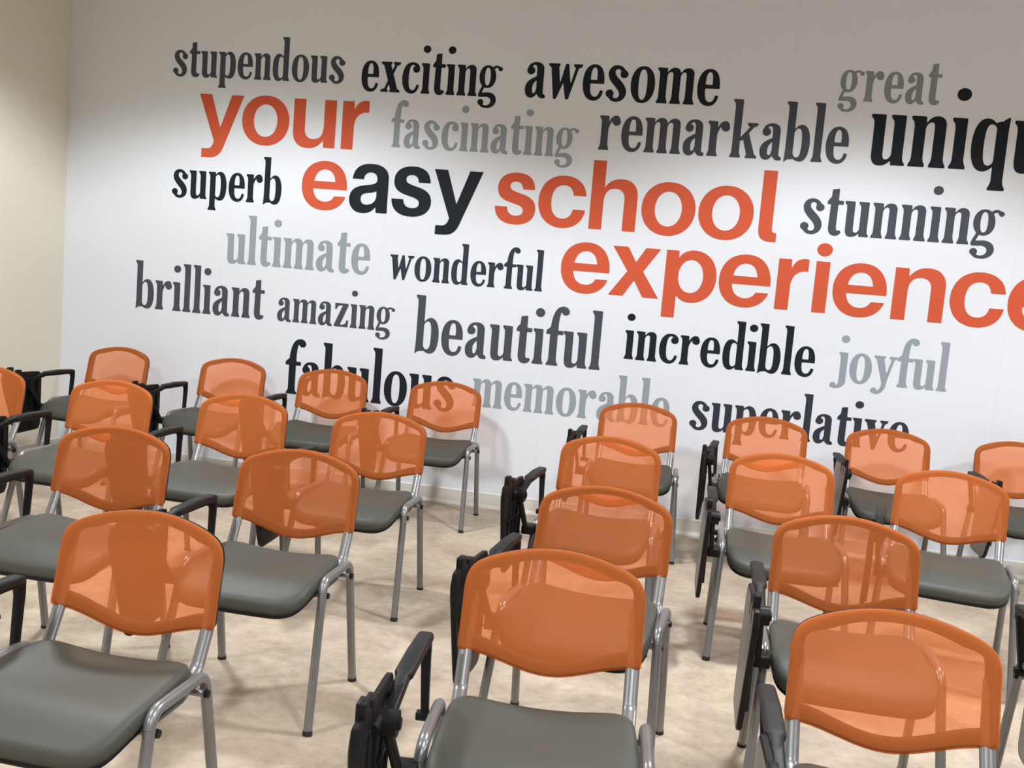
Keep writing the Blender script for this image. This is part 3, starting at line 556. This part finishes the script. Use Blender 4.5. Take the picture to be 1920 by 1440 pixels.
def make_chair(name='tablet_arm_chair'):
    root = bpy.data.objects.new(name, None); COL.objects.link(root)
    seat = finish(seat_bm(), 'seat', M_VINYL, root)
    tag(finish(seat_shell_bm(), 'seat_shell', M_BLACK, seat), 'black plastic shell under the seat')
    back = finish(back_frame_bm(), 'backrest', M_BLACK, root, angle=50)
    back['label'] = 'black plastic backrest frame'
    pan = finish(mesh_panel_bm(), 'mesh_panel', M_MESH, back)
    pan['label'] = 'orange see-through mesh'
    for s in (1, -1):
        p = side_path(s); n = len(p)
        cut1, cut2 = 10, n - 11
        for seg_, nm in ((p[:2], 'leg'), (p[1:n - 1], 'side_rail'), (p[n - 2:][::-1], 'leg')):
            bm = bmesh.new()
            if nm == 'leg':
                a = Vector(seg_[0]); b = Vector(seg_[1])
                a2 = a + (b - a) * (.010 / (b - a).length)
                add_tube(bm, [a2, b], RA, RB, (0, 1, 0), 16)
                leg = finish(bm, 'leg', M_SILVER, root, angle=50)
                bm = bmesh.new()
                add_tube(bm, [a, a + (b - a) * (.014 / (b - a).length)], RA + .0012, RB + .0012, (0, 1, 0), 16)
                tag(finish(bm, 'foot_cap', M_RUBBER, leg, angle=50), 'black foot cap')
            else:
                # keep the oval's long side turned with the bend
                rings = []
                pts = [Vector(q) for q in seg_]; m_ = len(pts)
                for i, q in enumerate(pts):
                    t = (pts[min(i + 1, m_ - 1)] - pts[max(i - 1, 0)]).normalized()
                    side = Vector((1, 0, 0)); side = (side - t * side.dot(t)).normalized()
                    up = side.cross(t).normalized()
                    rings.append([bm.verts.new(q + up * (RA * math.cos(2 * PI * j / 16)) + side * (RB * math.sin(2 * PI * j / 16))) for j in range(16)])
                for i in range(m_ - 1):
                    for j in range(16):
                        bm.faces.new((rings[i][j], rings[i][(j + 1) % 16], rings[i + 1][(j + 1) % 16], rings[i + 1][j]))
                bm.faces.new(rings[0][::-1]); bm.faces.new(rings[-1])
                finish(bm, 'side_rail', M_SILVER, root, angle=60)
        # upright carrying the backrest
        x = s * .2135
        pts = [(x, back_y(x, .70, .014), .70), (x, back_y(x, .56, .012), .56), (x, .176, .468), (x * .985, .100, .415), (x * .985, -.02, .412)]
        bm = bmesh.new()
        add_tube(bm, fillet(pts, [.10, .05, .05], 7), .0180, .0085, (1, 0, 0), 14)
        finish(bm, 'back_upright', M_SILVER, root, angle=60)
    for y, z in ((-.085, .420), (.135, .424)):
        bm = bmesh.new(); add_cyl(bm, (-.262, y, z), (.262, y, z), .0100, 14)
        cb = finish(bm, 'crossbar', M_SILVER, root, angle=50)
        for s in (-1, 1):
            bm = bmesh.new(); add_cyl(bm, (s * .2615, y, z), (s * .271, y, z), .0112, 14, .0095)
            tag(finish(bm, 'end_plug', M_BLACK, cb, angle=50), 'black end plug')
    # ---- armrest on the sitter's right
    ax = -.277
    loop = fillet([(ax + .016, .108, .446), (ax, .147, .632), (ax - .003, -.112, .632), (ax - .005, -.262, .598), (ax + .010, -.150, .428)],
                  [.034, .06, .030], 8)
    k = len(loop)
    wid = []
    for i in range(k):
        p = loop[i]
        top = smooth01(.55, .62, p.z)
        wid.append(.0088 + .0052 * top)
    bm = bmesh.new()
    add_rect_tube(bm, loop, wid, [.0118] * k, (1, 0, 0))
    arm = finish(bm, 'armrest', M_BLACK, root, angle=45)
    for ya, yb, z0, hz in ((.098, .120, .449, .011), (-.166, -.092, .426, .018)):
        bm = bmesh.new(); add_box(bm, (ax - .006, ya, z0 - hz), (ax + .0450, yb, z0 + hz), .004)
        finish(bm, 'clamp', M_BLACK, arm, angle=45)
    bm = bmesh.new()
    pp = fillet([(ax, .1475, .600), (ax, .1475, .637), (ax - .001, .02, .643), (ax - .004, -.105, .638), (ax - .008, -.175, .616)], [.026, .08, .08], 8)
    k = len(pp)
    hw = [.011 + .0105 * smooth01(0, .4, i / (k - 1)) - .0075 * smooth01(.78, 1, i / (k - 1)) for i in range(k)]
    add_rect_tube(bm, pp, hw, .0115, (1, 0, 0), .45)
    finish(bm, 'arm_pad', M_PAD, arm, angle=60)
    # ---- folded writing tablet hanging outside the arm
    def tab_pt(y, z, d): return Vector((-.308 - d + (z - .60) * .012, y + .028, z))
    outl = [(-.453, .662), (-.158, .652), (-.138, .62), (-.134, .31), (-.150, .276), (-.328, .268), (-.354, .285), (-.468, .612)]
    # round the corners
    P3 = [Vector((y, z, 0)) for y, z in outl]; rnd = []
    for i in range(len(P3)):
        a, b, c = P3[i - 1], P3[i], P3[(i + 1) % len(P3)]
        t = .22 if i in (2, 4, 6, 7) else .12
        p0, p1 = b + (a - b) * t, b + (c - b) * t
        for q in range(4):
            s = q / 3
            rnd.append(p0 * (1 - s) ** 2 + b * 2 * s * (1 - s) + p1 * s * s)
    bm = bmesh.new(); rings = []
    cy, cz = -.29, .46
    for sc, d in ((.975, -.0085), (1.0, -.0055), (1.0, .0055), (.975, .0085)):
        rings.append([bm.verts.new(tab_pt(cy + (p.x - cy) * sc, cz + (p.y - cz) * sc, d)) for p in rnd])
    n = len(rnd)
    for a in range(3):
        for j in range(n): bm.faces.new((rings[a][j], rings[a][(j + 1) % n], rings[a + 1][(j + 1) % n], rings[a + 1][j]))
    bm.faces.new(rings[0][::-1]); bm.faces.new(rings[-1])
    tab = finish(bm, 'writing_tablet', M_BLACK, root, angle=40)
    bm = bmesh.new(); rings = []
    for sc, d in ((.965, .0080), (.965, .0094), (.955, .0100)):
        rings.append([bm.verts.new(tab_pt(cy + (p.x - cy) * sc, cz + (p.y - cz) * sc, d)) for p in rnd])
    for a in range(2):
        for j in range(n): bm.faces.new((rings[a][j], rings[a][(j + 1) % n], rings[a + 1][(j + 1) % n], rings[a + 1][j]))
    bm.faces.new(rings[0][::-1]); bm.faces.new(rings[-1])
    tag(finish(bm, 'writing_surface', M_TABLET, tab, angle=40), 'dark grey laminate writing surface')
    # ribbed underside, facing the chair
    bm = bmesh.new()
    for y0 in (-.340, -.275, -.210, -.150):
        add_box(bm, (-.3045, y0 - .004, .345), (-.2945, y0 + .004, .615), .002)
    add_box(bm, (-.3045, -.372, .500), (-.2935, -.118, .508), .002)
    add_box(bm, (-.3075, -.335, .400), (-.2955, -.118, .408), .002)
    finish(bm, 'rib', M_BLACK, tab, angle=40)
    # hinge: knuckle, bar and two lugs
    bm = bmesh.new()
    add_cyl(bm, (-.3160, -.254, .596), (-.2580, -.254, .596), .0275, 24)
    add_cyl(bm, (-.2580, -.254, .596), (-.2520, -.254, .596), .0130, 14)
    add_cyl(bm, (-.296, -.320, .606), (-.296, -.195, .606), .0125, 14)
    for y0 in (-.372, -.305):
        add_box(bm, (-.318, y0 - .020, .606), (-.297, y0 + .020, .692 - (y0 + .372) * .3), .004)
    finish(bm, 'hinge', M_BLACK, tab, angle=45)
    return root

def copy_tree(o, parent=None):
    c = o.copy(); COL.objects.link(c)
    if parent: c.parent = parent
    for ch in o.children: copy_tree(ch, c)
    return c

G_BACK, G_2, G_3, G_4 = 'chairs in the row along the mural wall', 'chairs in the second row from the mural wall', 'chairs in the third row from the mural wall', 'chairs in the front row'
CHAIRS = [
 (-3.918, -0.477, -4.4, G_BACK, 'orange mesh chair in the wall row, nearest the cream wall corner'),
 (-3.097, -0.429, -1.1, G_BACK, 'orange mesh chair in the wall row, just left of the word "fabulous"'),
 (-2.377, -0.447, 1.8, G_BACK, 'orange mesh chair in the wall row covering the letters "abu" of "fabulous"'),
 (-1.628, -0.455, 0.3, G_BACK, 'orange mesh chair in the wall row covering the last letters of "fabulous"'),
 (-0.408, -0.512, 2.0, G_BACK, 'orange mesh chair in the wall row covering the end of "memorable"'),
 (0.317, -0.519, -3.2, G_BACK, 'orange mesh chair in the wall row covering the letters "per" of "superlative"'),
 (1.019, -0.485, 2.3, G_BACK, 'orange mesh chair in the wall row covering the end of "superlative"'),
 (1.734, -0.432, 5.0, G_BACK, 'orange mesh chair in the wall row, rightmost, cut by the picture edge'),
 (-3.690, -1.960, 0.5, G_2, 'orange mesh chair in the second row from the wall, at the left picture edge'),
 (-2.965, -1.959, -0.8, G_2, 'orange mesh chair in front of the corner chair, second row from the wall'),
 (-2.247, -1.925, 1.7, G_2, 'orange mesh chair in the second row from the wall, second left of the aisle'),
 (-1.514, -2.003, 0.6, G_2, 'orange mesh chair left of the aisle, second row from the wall'),
 (-0.434, -1.948, -2.5, G_2, 'orange mesh chair right of the aisle, second row from the wall'),
 (0.353, -1.872, 2.8, G_2, 'orange mesh chair in the right block, second from the aisle, second row from the wall'),
 (1.029, -1.823, -9.0, G_2, 'orange mesh chair turned slightly, third from the aisle in the right block'),
 (-2.925, -3.100, 0.5, G_3, 'orange mesh chair showing only a sliver at the left picture edge, third row'),
 (-2.185, -3.098, 0.9, G_3, 'orange mesh chair in the third row from the wall, second left of the aisle'),
 (-1.431, -3.106, 0.5, G_3, 'orange mesh chair left of the aisle, third row from the wall'),
 (-0.331, -3.088, -3.7, G_3, 'orange mesh chair right of the aisle, directly behind the front centre chair'),
 (0.483, -3.088, 1.3, G_3, 'orange mesh chair directly behind the large front right chair'),
 (1.270, -3.090, 2.0, G_3, 'chair showing only a black arm at the right picture edge'),
 (-1.411, -4.143, -0.1, G_4, 'large orange mesh chair at the front left, grey seat in full view'),
 (-0.308, -4.030, 6.2, G_4, 'large orange mesh chair at the front centre beside the aisle'),
 (0.482, -4.091, 2.9, G_4, 'largest orange mesh chair, at the front right corner of the picture'),
]
ARM_SET = {4: (-.028, .024), 5: (0, .018), 6: (-.018, .026), 12: (-.012, .017), 13: (-.030, .015), 19: (-.008, .022), 22: (-.020, -.009), 23: (-.014, .012)}
proto = make_chair()
for i, (x, y, a, grp, lab) in enumerate(CHAIRS):
    o = proto if i == 0 else copy_tree(proto)
    o.location = (x, y, 0); o.rotation_euler = (0, 0, math.radians(a))
    tag(o, lab, 'chair', grp)
    dx, dz = ARM_SET.get(i, (0, 0))                      # the arms sit a little differently from chair to chair
    for ch in o.children:
        if ch.name.startswith(('armrest', 'writing_tablet')): ch.location = (dx, 0, dz)
        if i == 22 and ch.name.startswith('back'): ch.location = (0, .050, .003)   # this back leans a little further

# ------------------------------------------------------------------ recessed downlights in the ceiling
def make_downlight():
    root = bpy.data.objects.new('downlight', None); COL.objects.link(root)
    bm = bmesh.new()
    prof = [(.105, 0), (.125, 0), (.130, -.004), (.126, -.009), (.108, -.010), (.102, -.006)]
    seg = 32; rs = []
    for r, z in prof: rs.append([bm.verts.new((r * math.cos(2 * PI * j / seg), r * math.sin(2 * PI * j / seg), z)) for j in range(seg)])
    k = len(prof)
    for a in range(k):
        for j in range(seg): bm.faces.new((rs[a][j], rs[a][(j + 1) % seg], rs[(a + 1) % k][(j + 1) % seg], rs[(a + 1) % k][j]))
    finish(bm, 'trim_ring', M_TRIMW, root)
    bm = bmesh.new(); add_cyl(bm, (0, 0, -.003), (0, 0, 0), .104, 32)
    finish(bm, 'lamp_disc', M_GLOW, root, smooth=False)
    return root
dl = make_downlight()
for i, (x, y, w) in enumerate(DOWNLIGHTS):
    o = dl if i == 0 else copy_tree(dl)
    o.location = (x, y, CEIL)
    tag(o, 'round recessed downlight in the ceiling', 'ceiling light', 'recessed downlights')
